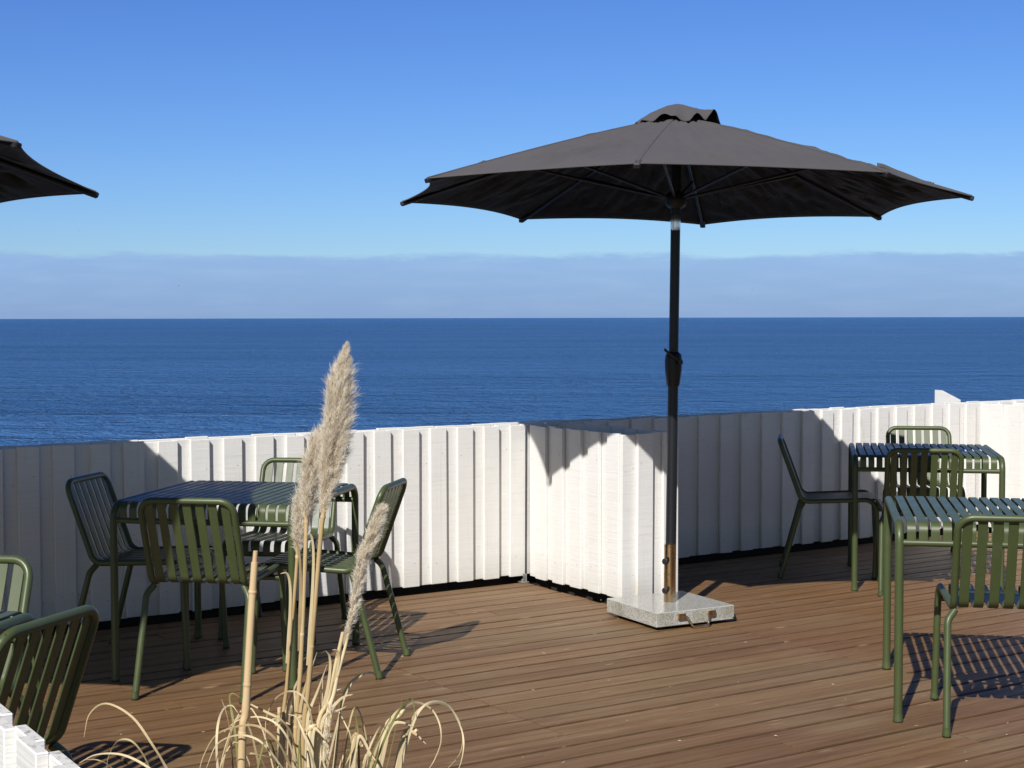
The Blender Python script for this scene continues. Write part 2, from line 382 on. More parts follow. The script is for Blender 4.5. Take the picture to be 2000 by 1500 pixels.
def flat_shade(o):
    o.data.polygons.foreach_set('use_smooth', [False] * len(o.data.polygons)); return o

# ------------------------------------------------------------------ setting frame: u runs along the fence, v out towards the sea
UX, UY = math.cos(U_ANG), math.sin(U_ANG)
def W(u, v, z=0.0): return Vector((u * UX - v * UY, u * UY + v * UX, z))

# terrain: bed in front of the deck, void under it, cliff down to the water
bm = bmesh.new()
prof = [(-900, -.02), (-40, -.02), (0, -.02), (1.2, -.015), (2.2, -.01), (2.93, -.02), (2.96, -.32), (5, -.33), (8.2, -.35), (9.2, -.9), (12, -3), (16, -8), (21, -19), (30, -26), (80, -40)]
us = [-900, -200, -60, -20] + [-10 + i for i in range(31)] + [40, 80, 200, 900]
rows = []
for v, z in prof:
    rows.append([bm.verts.new(W(u, v + (noise.noise((u * .3, v, 0)) * .8 if v > 8.5 else 0), z + (noise.noise((u * .8, v * .8, 3)) * .05 if -2 < v < 2.3 else 0))) for u in us])
for a, b in zip(rows, rows[1:]):
    for k in range(len(us) - 1): bm.faces.new((a[k], a[k + 1], b[k + 1], b[k]))
structure(mesh_obj('terrain', bm, M['soil']))

# sea
bm = bmesh.new()
xs = [-45000, -8000, -1500, -300, 0, 300, 1500, 8000, 45000]; ys = [-60, 30, 150, 600, 2500, 9000, 30000, 70000]
g = [[bm.verts.new((x, y, -20.0)) for x in xs] for y in ys]
for a, b in zip(g, g[1:]):
    for k in range(len(xs) - 1): bm.faces.new((a[k], a[k + 1], b[k + 1], b[k]))
structure(mesh_obj('sea', bm, M['sea'], smooth=False))

# ------------------------------------------------------------------ deck: every plank its own piece
V_FENCE, U_DIV, DIV_W, V_DIV = 7.27, 4.745, .322, 6.335
U_DIV2 = 8.53
deck = structure(bpy.data.objects.new('deck', None)); C.objects.link(deck); deck.rotation_euler = (0, 0, U_ANG)
PW, PITCHV, PT = .1182, .1252, .028
def plank(u0, u1, v):
    L = u1 - u0; hw = PW / 2 + random.uniform(-.0020, .0022)
    bm = bmesh.new(); box(bm, -L / 2, L / 2, -hw, hw, -PT, 0)
    bmesh.ops.bevel(bm, geom=[e for e in bm.edges if all(abs(q.co.z) < 1e-6 for q in e.verts) and abs(e.verts[0].co.y - e.verts[1].co.y) < 1e-6], offset=.005, segments=2, affect='EDGES', profile=.5)
    o = flat_shade(mesh_obj('plank', bm, M['deck'], deck))
    tn = (1.03, .965, .91) if (u0 > 4.85 and 4.3 < v < 6.3) else (1.0, 1.0, 1.0)
    k_ = random.uniform(.95, 1.05); o.color = (tn[0] * k_, tn[1] * k_, tn[2] * k_, 1)
    o.location = ((u0 + u1) / 2, v, random.uniform(-.0022, .0012)); o.rotation_euler = (random.uniform(-.006, .006), 0, random.uniform(-.0004, .0004))
rng = random.Random(11)
v = 3.0 + PW / 2; row = 0
while v + PW / 2 < V_FENCE - .008:
    cuts = []
    if 4.55 < v < 6.35: cuts.append(3.11)
    if 4.3 < v < 7.3: cuts.append(4.867 if v < V_DIV - .1 else None)
    if 5.4 < v < 7.3: cuts.append(6.71)
    cuts = [c for c in cuts if c]
    cand = -.7 + rng.uniform(1.0, 3.4)
    while cand < 9.8:
        if all(abs(cand - c) > .9 for c in cuts): cuts.append(cand)
        cand += rng.uniform(2.6, 4.2)
    segs = []; e = sorted([-.7] + cuts + [10.4])
    for a, b in zip(e, e[1:]):
        gap = rng.uniform(.0012, .004)
        segs.append((a + gap, b - gap))
    out = []
    for a, b in segs:                       # leave the footprints of the two dividers open
        for d0, d1 in ((U_DIV - .012, U_DIV + DIV_W + .03), (U_DIV2 - .012, U_DIV2 + DIV_W + .03)):
            if v + PW / 2 > V_DIV - .005 and a < d1 and b > d0:
                if a < d0: out.append((a, d0 + rng.uniform(-.012, .006)))
                a = max(a, d1) if b > d1 else b
        if b - a > .05: out.append((a, b))
    for a, b in out: plank(a, b, v)
    v += PITCHV + rng.uniform(-.0012, .0012); row += 1

# bits of dry grass, splinters and flakes lying on the boards
bm = bmesh.new(); drng = random.Random(3)
for i in range(190):
    u_, v_ = drng.uniform(.6, 9.5), drng.uniform(3.3, 7.2); c = W(u_, v_, .0022); a_ = U_ANG + drng.gauss(0, .6); L_ = drng.uniform(.003, .010) if drng.random() < .8 else drng.uniform(.012, .03); w_ = drng.uniform(.0012, .0035)
    d_ = Vector((math.cos(a_), math.sin(a_), 0)); n_ = Vector((-d_.y, d_.x, 0)); up = Vector((0, 0, drng.uniform(.0008, .003)))
    q_ = [bm.verts.new(p) for p in (c - d_ * L_, c + n_ * w_, c + d_ * L_, c - n_ * w_, c + up)]
    for k in range(4): bm.faces.new((q_[k], q_[(k + 1) % 4], q_[4]))
    bm.faces.new((q_[3], q_[2], q_[1], q_[0]))
o = flat_shade(mesh_obj('debris', bm, NT('dry_debris').done((.42, .35, .26), .8))); o['kind'] = 'stuff'; o['label'] = 'pale splinters and dry grass bits scattered on the deck'; o['category'] = 'debris'

# ------------------------------------------------------------------ fences of vertical boards, each board a piece
BW, BT, BZ0, BZ1, PER = .100, .020, .036, .895, .1715
def board_mesh(seed, w, h, nails=True, z0=0.0):
    r = random.Random(seed); bm = bmesh.new()
    box(bm, -w / 2, w / 2, 0, BT, z0, h, .0022)
    if nails:
        for zc in (.115, .70):
            for sx in (-.022, .024):
                if r.random() < .45: continue
                cx, cz = sx + r.uniform(-.008, .008), zc + r.uniform(-.035, .035)
                vs_ = [bm.verts.new((cx + .0024 * math.cos(a * math.pi / 4), -.0006, cz + .0024 * math.sin(a * math.pi / 4))) for a in range(8)]
                f = bm.faces.new(vs_); f.material_index = 1
    me = bpy.data.meshes.new('board'); bm.normal_update(); bm.to_mesh(me); bm.free()
    me.materials.append(M['white']); me.materials.append(M['nail']); return me
BM = [board_mesh(i, BW, BZ1 - BZ0) for i in range(9)]
BMB = [board_mesh(20, .118, BZ1 - BZ0, False)]
def run_boards(fence, a, b, off=0.0, flip=False, per=PER, alt=True, meshes=BM, jit=.004):
    """boards from a to b (fence-local 2D points). Local +normal (right of a->b looking from above, -y) faces the viewer."""
    a, b = Vector((*a, 0)), Vector((*b, 0)); d = (b - a); L = d.length; d.normalize(); ang = math.atan2(d.y, d.x)
    n = Vector((d.y, -d.x, 0))               # outward face normal
    s, k = off, 0
    while s < L - .01:
        for layer in ((0, 1) if alt else (0,)):
            c = s + (per / 2 if layer else 0)
            if c > L + .01: continue
            o = link('board', rng.choice(meshes), fence)
            p = a + d * c + n * (0 if not layer else BT + .0012)
            o.location = (p.x, p.y, BZ0 + rng.uniform(-jit, jit)); o.rotation_euler = (rng.uniform(-.003, .003), rng.uniform(-.0035, .0035), ang)
        s += per * rng.uniform(.985, 1.015)
def rail(fence, a, b, z, d=.04, h=.07, off=.03):
    a, b = Vector((*a, 0)), Vector((*b, 0)); dd = (b - a); L = dd.length; ang = math.atan2(dd.y, dd.x)
    bm = bmesh.new(); box(bm, 0, L, off, off + d, z, z + h, .003)
    o = flat_shade(mesh_obj('rail', bm, M['white'], fence)); o.location = a; o.rotation_euler = (0, 0, ang)
def post(fence, p, ang=0., h=.80):
    bm = bmesh.new(); box(bm, -.035, .035, -.035, .035, .08, h, .003)
    o = flat_shade(mesh_obj('post', bm, M['white'], fence)); o.location = (*p, 0); o.rotation_euler = (0, 0, ang)

def fence_thing(name, label, origin):
    t = thing(name, label, 'fence', origin, U_ANG); return t
# long fence along the sea edge (local x = u, y = v)
FB = .115   # distance of the seaward boards behind the front ones
f1 = fence_thing('fence', 'long white board fence along the seaward edge of the deck', W(0.5, V_FENCE))
L1 = 10.0
yf = BT + .0012
run_boards(f1, (0, yf), (L1, yf), .02)
run_boards(f1, (0, FB + .03), (L1, FB + .03), .06, per=.121, alt=False, meshes=BMB, jit=.0035)
for z in (.16, .66):
    rail(f1, (0, yf), (L1, yf), z, .035, .08, BT + .003)
def rim(fence, a, b, off=.045):      # added near-black strip standing in for the shade in the gap under the boards
    a, b = Vector((*a, 0)), Vector((*b, 0)); dd = (b - a); L = dd.length
    bm = bmesh.new(); box(bm, 0, L, off, off + .012, -.36, .075, .002)
    o = flat_shade(mesh_obj('gap_shade_strip', bm, M['gap_shade'], fence)); o.location = a; o.rotation_euler = (0, 0, math.atan2(dd.y, dd.x))
rim(f1, (0, yf), (L1, yf))
for k in range(6): post(f1, (.4 + k * 1.85, FB - .022))
# dividers
def divider(label, u):
    t = fence_thing('divider_fence', label, W(u, V_FENCE)); y1 = V_DIV - V_FENCE
    # side towards -u : boards run from the long fence to the free end, facing -u
    run_boards(t, (yf, -.05), (yf, y1 + .02), .03)
    run_boards(t, (0.06, y1 + yf), (DIV_W + .01, y1 + yf), .0, per=.172)
    run_boards(t, (DIV_W - .01, y1 + .03), (DIV_W - .01, -.03), .05, per=.121, alt=False, meshes=BMB, jit=.006)
    for z in (.16, .66):
        rail(t, (yf, -.03), (yf, y1 + .10), z, .035, .08, BT + .003)
    rim(t, (yf, -.03), (yf, y1 + .06)); rim(t, (.06, y1 + yf), (DIV_W + .02, y1 + yf))
    post(t, (.10, y1 + .10)); post(t, (.10, -.12))
    return t
d1 = divider('short white board divider jutting from the fence behind the parasol base', U_DIV)
d2 = divider('white board divider at the right edge of the photo beyond the tables', U_DIV2)
# galvanised foot in the corner
bm = bmesh.new(); box(bm, -.035, .01, -.03, .02, .002, .007, .001); box(bm, -.004, .0, -.02, .018, .007, .05, .001); box(bm, -.026, -.014, -.012, 0, .007, .020, .001)
o = flat_shade(mesh_obj('post_bracket', bm, NT('galvanised_steel').done((.42, .42, .40), .5, Metallic=.8), d1)); o.location = (-.012, -.03, 0)
# near fence at the lower left, running along v
f2 = fence_thing('fence', 'near white board fence cut off by the lower left corner of the photo', W(.578, 0))
run_boards(f2, (yf, 2.95), (yf, .9), .0)
for z in (.16, .66): rail(f2, (yf, 2.95), (yf, .9), z, .035, .08, BT + .003)
post(f2, (.10, 2.8)); post(f2, (.10, 1.2))
# slanted white board showing above the fence
bm = bmesh.new()
sp = [(-.02, .0), (.22, .0), (.22, .965), (.205, .972), (0.0, 1.03), (-.02, 1.0)]
sp = [(0, 0), (.20, 0), (.20, .905), (.028, .978), (0, .980)]
va = [bm.verts.new((x, -.02, z)) for x, z in sp]; vb = [bm.verts.new((x, .025, z)) for x, z in sp]
bm.faces.new(va); bm.faces.new(vb[::-1])
for k in range(len(sp)): bm.faces.new((va[k], vb[k], vb[(k + 1) % 5], va[(k + 1) % 5]))
bmesh.ops.recalc_face_normals(bm, faces=bm.faces)
o = flat_shade(mesh_obj('slanted_board', bm, M['white'])); p = W(8.42, V_FENCE + .26); o.location = (p.x, p.y, 0.0); o.rotation_euler = (0, 0, U_ANG - .10)
o['label'] = 'white board with slanted top poking up just behind the far fence'; o['category'] = 'board'

# ------------------------------------------------------------------ chair
TR = .0135
def foot(leg, x, y, r):      # slightly flared end and a black glide
    f = tube_obj('foot', [(x, y, .034), (x, y, .018), (x, y, .008), (x, y, .005)], [r + .0004, r + .0012, r + .0034, r + .0030], M['green'], leg, 14)
    tube_obj('glide', [(x, y, .0052), (x, y, 0)], r + .0018, M['rubber'], leg, 14)
def make_chair():
    t = thing('chair', '', 'chair')
    fx, sx, tx = .222, .192, .190
    def side(s):
        return [(s * .215, .421, .330), (s * .211, .414, .462), (s * sx, .0, .440), (s * tx, -.128, .789)]
    a, b = side(1), side(-1)
    path = fillet(a + b[::-1], [.085, .055, .055, .055, .055, .085], 7)
    # frame: seat rails and back loop in one bent tube
    tube_obj('frame', path, TR, M['green'], t, 12)
    for s in (1, -1):
        l = tube_obj('leg', [(s * .215, .421, .330), (s * fx, .437, .004)], TR, M['green'], t, 12)
        foot(l, s * fx, .437, TR)
        lp = fillet([(s * .186, .010, .434), (s * .213, -.012, .400), (s * fx, -.118, .004)], [.05], 7)
        l = tube_obj('leg', lp, TR, M['green'], t, 12)
        foot(l, s * fx, -.119, TR)
    tube_obj('crossbar', [(-.212, .421, .402), (.212, .421, .402)], TR * .85, M['green'], t)
    p = fillet([(0, .430, .402), (0, .428, .463), (0, -.001, .442), (0, -.121, .770), (0, -.129, .792)], [.042, .050, .03], 6)
    bm = bmesh.new(); slat(bm, p, .0345, .0055)
    s0 = mesh_obj('slat', bm, M['green'], t)
    me = s0.data; me.set_sharp_from_angle(angle=R(38))
    for i in range(7):
        o = s0 if i == 0 else link('slat', me, t)
        o.location = ((i - 3) * .0522, 0, 0)
    return t
def make_table():
    t = thing('table', '', 'table'); hx, hy, r = .385, .437, .0163
    for s in (1, -1):
        p = fillet([(s * hx, -hy, .55), (s * hx, -hy, .731), (s * hx, hy, .731), (s * hx, hy, .55)], [.062, .062], 8)
        tube_obj('side_rail', p, r, M['green'], t, 14)
        for q in (1, -1):
            l = tube_obj('leg', [(s * hx, q * hy, .55), (s * hx, q * hy, .004)], r, M['green'], t, 14)
            foot(l, s * hx, q * hy, r)
    for q in (1, -1): tube_obj('crossbar', [(-hx, q * (hy - .004), .668), (hx, q * (hy - .004), .668)], .0125, M['green'], t)
    p = fillet([(0, -hy, .668), (0, -hy, .7435), (0, hy, .7435), (0, hy, .668)], [.048, .048], 8)
    bm = bmesh.new(); slat(bm, p, .0324, .0055); s0 = mesh_obj('slat', bm, M['green'], t); me = s0.data; me.set_sharp_from_angle(angle=R(38))
    for i in range(17):
        o = s0 if i == 0 else link('slat', me, t)
        o.location = ((i - 8) * .0428, 0, 0)
    return t
chair0, table0 = make_chair(), make_table(); used = {'c': False, 't': False}
def place(src, key, x, y, rz, label, group):
    o = src if not used[key] else copy_tree(src)
    used[key] = True
    o.location = (x, y, 0); o.rotation_euler = (0, 0, rz); o['label'] = label; o['group'] = group; return o
GC, GT = 'green slatted metal chairs on the deck', 'green slatted metal tables on the deck'
TA = R(-11.0)
def tbl(x, y, label, rz=TA): return place(table0, 't', x, y, rz, label, GT)
def chr_(x, y, face, label): return place(chair0, 'c', x, y, R(face) - math.pi / 2, label, GC)   # face = heading of the sitter, degrees from +X
tables = [
    (-1.182, 6.657, 'green slatted table by the fence at left, half in parasol shade'),
    (2.335, 8.715, 'green slatted table farthest back at right, against the far fence'),
    (1.888, 5.985, 'green slatted table at the right edge, nearest of the two there'),
    (-1.70, 3.60, 'green table corner at the left edge, behind the near chair back'),
]
for x, y, l in tables: tbl(x, y, l)
chairs = [
    (-1.250, 6.075, 81, 'green chair with its back to us at the left table, behind the cut cane'),
    (-1.775, 6.800, -11, 'shaded green chair at the left end of the left table'),
    (-1.075, 7.520, -99, 'green chair on the fence side of the left table, partly behind the pampas plumes'),
    (-0.628, 6.567, 169, 'green chair at the right end of the left table, casting a slatted shadow'),
    (1.700, 8.970, -11, 'dark side-on chair in the parasol shade left of the far right table'),
    (2.575, 9.665, -99, 'green chair behind the far right table, only its back top showing'),
    (2.215, 8.265, 80, 'green chair between the two right tables with its back to us'),
    (1.790, 5.500, 79, 'green chair at the right edge with its back to us, nearest on the right'),
    (-1.205, 3.625, 161, 'largest nearest green chair back leaning in at the lower left edge'),
    (-1.625, 4.400, -99, 'green chair back corner at the left edge, above the near chair'),
]
for c in chairs: chr_(*c)

# ------------------------------------------------------------------ parasols
def parasol(label, base, tip_ang, rim_z, lean, tie=None):
    t = thing('parasol', label, 'parasol', base, 0, 'charcoal parasols over the deck')
    RC, RISE = 1.415, .405
    zr = rim_z
    def rib_z(r): return zr + RISE * (1 - (max(r, 0) / RC) ** 1.12)
    hub = rib_z(0.03)
    # pole
    tube_obj('lower_pole', [(0, 0, .12), (0, 0, 1.20)], .0265, M['pole'], t, 18)
    tube_obj('upper_pole', [(0, 0, 1.19), (0, 0, zr - .155)], .0240, M['pole'], t, 18)
    tube_obj('tilt_joint', [(0, 0, zr - .155), (0, 0, zr - .150), (0, 0, zr - .075), (0, 0, zr - .07)], [.0245, .0252, .0252, .0245], M['chrome'], t, 18)
    tube_obj('canopy_pole', [(0, 0, zr - .07), (0, 0, hub + .02)], .0240, M['pole'], t, 18)
    cb = tube_obj('crank_housing', [(0, 0, 1.158), (0, 0, 1.162), (0, 0, 1.24), (0, 0, 1.285), (0, 0, 1.315), (0, 0, 1.328)], [.030, .032, .042, .044, .039, .026], M['plastic'], t, 18)
    hp = fillet([(.028, -.045, 1.278), (.030, -.062, 1.280), (-.048, -.060, 1.335), (-.050, -.085, 1.338)], [.008, .008], 4)
    tube_obj('crank_handle', hp, .0065, M['plastic'], cb, 8)
    tube_obj('crank_pin', [(.028, -.030, 1.278), (.028, -.071, 1.278)], .0125, M['pole'], cb, 12)
    tube_obj('runner_hub', [(0, 0, zr - .045), (0, 0, zr - .03), (0, 0, zr + .02), (0, 0, zr + .035)], [.034, .052, .052, .034], M['plastic'], t, 16)
    tube_obj('top_hub', [(0, 0, hub - .05), (0, 0, hub - .01)], [.05, .05], M['plastic'], t, 16)
    tube_obj('finial', [(0, 0, hub), (0, 0, hub + .04)], [.022, .015], M['plastic'], t, 12)
    angs = [tip_ang + k * math.pi / 4 for k in range(8)]
    for a in angs:
        ca, sa = math.cos(a), math.sin(a)
        pts = [(r * ca, r * sa, rib_z(r) - .016) for r in (.04, .4, .8, 1.15, RC - .012)]
        tube_obj('rib', pts, .0095, M['pole'], t, 6)
        rm = .78
        tube_obj('strut', [(.045 * ca, .045 * sa, zr + .005), (rm * ca, rm * sa, rib_z(rm) - .024)], .0075, M['pole'], t, 6)
        # pocket at the end of the rib
        bm = bmesh.new(); box(bm, -.085, .008, -.015, .015, -.024, -.003, .004)
        o = flat_shade(mesh_obj('rib_pocket', bm, M['plastic'], t)); o.location = (RC * ca, RC * sa, zr + .002)
        o.rotation_euler = (0, math.atan2(rib_z(RC - .1) - zr, .1), a)
    # canopy panels
    for k in range(8):
        a0, a1 = angs[k], angs[k] + math.pi / 4
        bm = bmesh.new(); NR, NTT = 44, 40; grid = []
        for i in range(NR + 1):
            r = .05 + (RC - .05) * i / NR; row = []; q = r / RC
            for j in range(NTT + 1):
                s = j / NTT; b = 4 * s * (1 - s)
                p = Vector((r * math.cos(a0), r * math.sin(a0), rib_z(r))).lerp(Vector((r * math.cos(a1), r * math.sin(a1), rib_z(r))), s)
                inn = 1 - .052 * b * q ** 5
                p.x *= inn; p.y *= inn
                p.z -= .020 * b * q * (1.15 - q) * 2.2
                p.z += (rib_z(r * inn) - rib_z(r)) * .9
                # stretched creases that fan out from the rib ends and along the seams
                e = min(s, 1 - s)
                fan = math.atan2(s - .5, 1.25 - q)
                cr = noise.noise((r * 5.0, s * 6 + k * 7.3, k * 1.7 + base[0])) * .0110 + noise.noise((q * 2.6, fan * 11 + k * 3.1, 5 + k)) * .0200 * (.25 + q)
                cr += (1 - abs(noise.noise((q * 3.0 + s * 2, s * 15 + k * 2.3, 9 + k)))) ** 7 * .0160 * (.3 + q)
                p.z += cr * min(1, e * 7) * min(1, (1 - q) * 7)
                row.append(bm.verts.new(p))
            grid.append(row)
        for i in range(NR):
            for j in range(NTT): bm.faces.new((grid[i][j], grid[i + 1][j], grid[i + 1][j + 1], grid[i][j + 1]))
        o = mesh_obj('canopy_panel', bm, [M['fabric'], M['fabric_shaded']], t)
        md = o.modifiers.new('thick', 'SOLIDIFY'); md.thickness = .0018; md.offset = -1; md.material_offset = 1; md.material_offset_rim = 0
        # hem: a folded double edge along the rim
        hp = [(grid[NR][j]) for j in ()]
        pts = []
        for j in range(NTT + 1):
            s = j / NTT; b = 4 * s * (1 - s); inn = 1 - .052 * b
            p = Vector((RC * math.cos(a0), RC * math.sin(a0), zr)).lerp(Vector((RC * math.cos(a1), RC * math.sin(a1), zr)), s)
            p.x *= inn; p.y *= inn; p.z += (rib_z(RC * inn) - zr) * .9 - .020 * b * .15 * 2.2 - .0015; pts.append(p)
        tube_obj('hem', pts, .0032, M['fabric'], o, 5)
        sp_ = [(r * math.cos(a0), r * math.sin(a0), rib_z(r) + .0005) for r in (.2, .4, .6, .8, 1.0, 1.2, RC - .004)]
        tube_obj('seam', sp_, .0042, M['fabric'], o, 6)
    # vent cap: a second little canopy with a ruffled edge
    bm = bmesh.new(); NR, NA = 14, 128; grid = []
    for i in range(NR + 1):
        q = i / NR; r = .015 + .205 * q; row = []
        for j in range(NA):
            a = 2 * math.pi * j / NA; d = (a - tip_ang) % (math.pi / 4) / (math.pi / 4)
            b = 4 * d * (1 - d)
            nz = noise.noise((math.cos(a) * 2.1 + base[0], math.sin(a) * 2.1, 1.3))
            nz2 = noise.noise((math.cos(a) * 4.5, math.sin(a) * 4.5 + base[0], 7.7))
            z = hub + .056 * (1 - q ** 1.2) + (rib_z(r) - hub) * (.25 + .75 * q) + .012
            z += q ** 3 * (.034 * b * max(-.2, .35 + nz * 2.4) + .012 * nz2)
            z += .006 * noise.noise((math.cos(a) * 5 * q, math.sin(a) * 5 * q, 3.3))
            rr = r * (1 - .07 * b * q * q)
            row.append(bm.verts.new((rr * math.cos(a), rr * math.sin(a), z)))
        grid.append(row)
    for i in range(NR):
        for j in range(NA): bm.faces.new((grid[i][j], grid[i + 1][j], grid[i + 1][(j + 1) % NA], grid[i][(j + 1) % NA]))
    bm.faces.new(grid[0][::-1])
    o = mesh_obj('vent_cap', bm, [M['fabric'], M['fabric_shaded']], t); md = o.modifiers.new('thick', 'SOLIDIFY'); md.thickness = .0018; md.offset = -1; md.material_offset = 1; md.material_offset_rim = 0
    if tie is not None:     # closing strap lying loose on top of a panel
        ra, rb, ta = tie; bm = bmesh.new(); prev = None; ns = 16
        for i in range(ns + 1):
            s = i / ns; r = ra + (rb - ra) * s; a = ta + .02 * math.sin(s * 3)
            z = rib_z(r) + .006 + .008 * math.exp(-((s - .10) / .16) ** 2) + .012 * max(0, (s - .8) / .2) ** 2 + .010 * math.sin(s * 3.1)
            c = Vector((r * math.cos(a), r * math.sin(a), z)); tl = .95 * (1 - s) ** .8 + .05; n = (Vector((-math.sin(a), math.cos(a), 0)) * (1 - tl) + Vector((0, 0, 1)) * tl) * .015; c.z += .006 * tl
            cur = (bm.verts.new(c - n), bm.verts.new(c + n))
            if prev: bm.faces.new((prev[0], cur[0], cur[1], prev[1]))
            prev = cur
        o = mesh_obj('tie_strap', bm, M['fabric'], t); md = o.modifiers.new('thick', 'SOLIDIFY'); md.thickness = .003
    t.rotation_euler = lean
    return t
def parasol_base(label, loc, rz):
    t = thing('granite_stand', label, 'parasol stand', loc, rz, 'granite parasol stands')
    h = .228
    bm = bmesh.new(); box(bm, -h, h, -h, h, .016, .086, .003)
    sl = flat_shade(mesh_obj('granite_slab', bm, M['granite'], t))
    for sx in (-1, 1):
        for sy in (-1, 1):
            tube_obj('foot_pad', [(sx * .17, sy * .17, 0), (sx * .17, sy * .17, .016)], .022, M['rubber'], t, 12)
    st = tube_obj('socket_tube', [(0, 0, .0865), (0, 0, .374)], .0295, M['stain'], t, 24)
    for z in (.150, .295):
        k = tube_obj('knob', [(-.026, -.018, z), (-.044, -.030, z)], .0055, M['stain'], t, 8)
        tube_obj('knob_head', [(-.040, -.027, z), (-.043, -.029, z), (-.054, -.0365, z), (-.056, -.038, z)], [.011, .0165, .0165, .012], M['plastic'], k, 8)
    hp = fillet([(-.085, -h - .010, .060), (-.035 - .03, -h - .016, .060), (-.045, -h - .040, .012), (.045, -h - .040, .012), (.065, -h - .016, .060), (.085, -h - .010, .060)], [.012, .014, .014, .012], 5)
    hd = tube_obj('handle', hp, .0048, M['stain'], t, 10)
    for sx in (-1, 1):
        bm = bmesh.new(); box(bm, sx * .088 - .022, sx * .088 + .022, -h - .013, -h - .001, .047, .073, .002); flat_shade(mesh_obj('handle_plate', bm, M['stain'], t))
    tube_obj('caster', [(h - .010, -h + .012, .024), (h + .010, -h + .012, .024)], .013, M['plastic'], t, 12)
    return t
PB = (.783, 7.59, 0)
parasol('large open charcoal parasol with black pole in the granite stand, beside the divider', PB, R(-12.5), 2.085, (R(-1.5), R(0.85), 0), (0.97, 1.24, R(-9.5)))
parasol_base('square speckled granite stand with stained metal tube, holding the large parasol', PB, R(28))
PL = (-2.86, 5.15, 0)
parasol('dark parasol at the left edge, only one canopy corner in view', PL, R(25), 2.02, (R(-3.6), R(0.0), 0))
parasol_base('granite stand of the parasol at the left edge', PL, R(20))

# ------------------------------------------------------------------ pampas grass
_cr, _sr = math.cos(ROLL), math.sin(ROLL)
def at(px, py, Y):
    a, b = (px - 1000) / FPX, -(py - 750) / FPX
    a, b = a * _cr - b * _sr, -a * _sr + b * _cr
    d = Vector((a, math.cos(PITCH) + b * math.sin(PITCH), b * math.cos(PITCH) - math.sin(PITCH)))
    return Vector((0, 0, CAM_H)) + d * (Y / d.y)
def spline(pts, n):
    pts = [Vector(p) for p in pts]; P = [pts[0] * 2 - pts[1]] + pts + [pts[-1] * 2 - pts[-2]]; out = []
    for i in range(1, len(P) - 2):
        for k in range(n):
            t = k / n; a, b, c, d = P[i - 1], P[i], P[i + 1], P[i + 2]
            out.append(.5 * ((2 * b) + (c - a) * t + (2 * a - 5 * b + 4 * c - d) * t * t + (3 * b - a - 3 * c + d) * t ** 3))
    out.append(pts[-1]); return out
CX, CY = -.385, 2.87
pg = thing('pampas_grass', 'tall dry pampas grass with cream feathery plumes in the foreground', 'pampas grass', (CX, CY, 0))
pg_inv = Vector((CX, CY, 0))
sheaths = []
def stem(path, r0, r1, mat='stem', name='stem', nodes=True):
    r0 *= .88; r1 *= .88
    p = spline(path, 8); n = len(p); rs = [r0 + (r1 - r0) * i / (n - 1) for i in range(n)]
    if nodes:
        for i in range(5, n - 2, 11): rs[i] *= 1.10
    st = tube_obj(name, [q - pg_inv for q in p], rs, M[mat], pg, 8)
    if nodes and n > 12:
        zs = [i for i in range(n) if p[i].z > .55]
        for f in (.12, .46, .80):
            i = zs[min(int(f * len(zs)), len(zs) - 2)]; a_, b_ = p[i] - pg_inv, p[i + 1] - pg_inv; d_ = (b_ - a_).normalized()
            tube_obj('node', [a_ - d_ * .003, a_, a_ + d_ * .003], [rs[i] * 1.02, rs[i] * 1.16, rs[i] * 1.02], M['cane'], st, 8)
        if mat == 'stem' and len(zs) > 8:
            for f, sg in ((.05, 1), (.40, -1)):
                i0 = zs[int(f * len(zs))]; k = min(10, n - 1 - i0); side = Vector((sg * 1.0, -.6, 0)).normalized()
                pts = [p[i0 + j] + side * (rs[i0 + j] * 1.15 + .0008 + .030 * (j / k) ** 3) - Vector((0, 0, .03 * (j / k) ** 4)) for j in range(0, k + 1, 2)]
                if len(pts) > 2: sheaths.append(pts)
    return st
prng = random.Random(5)
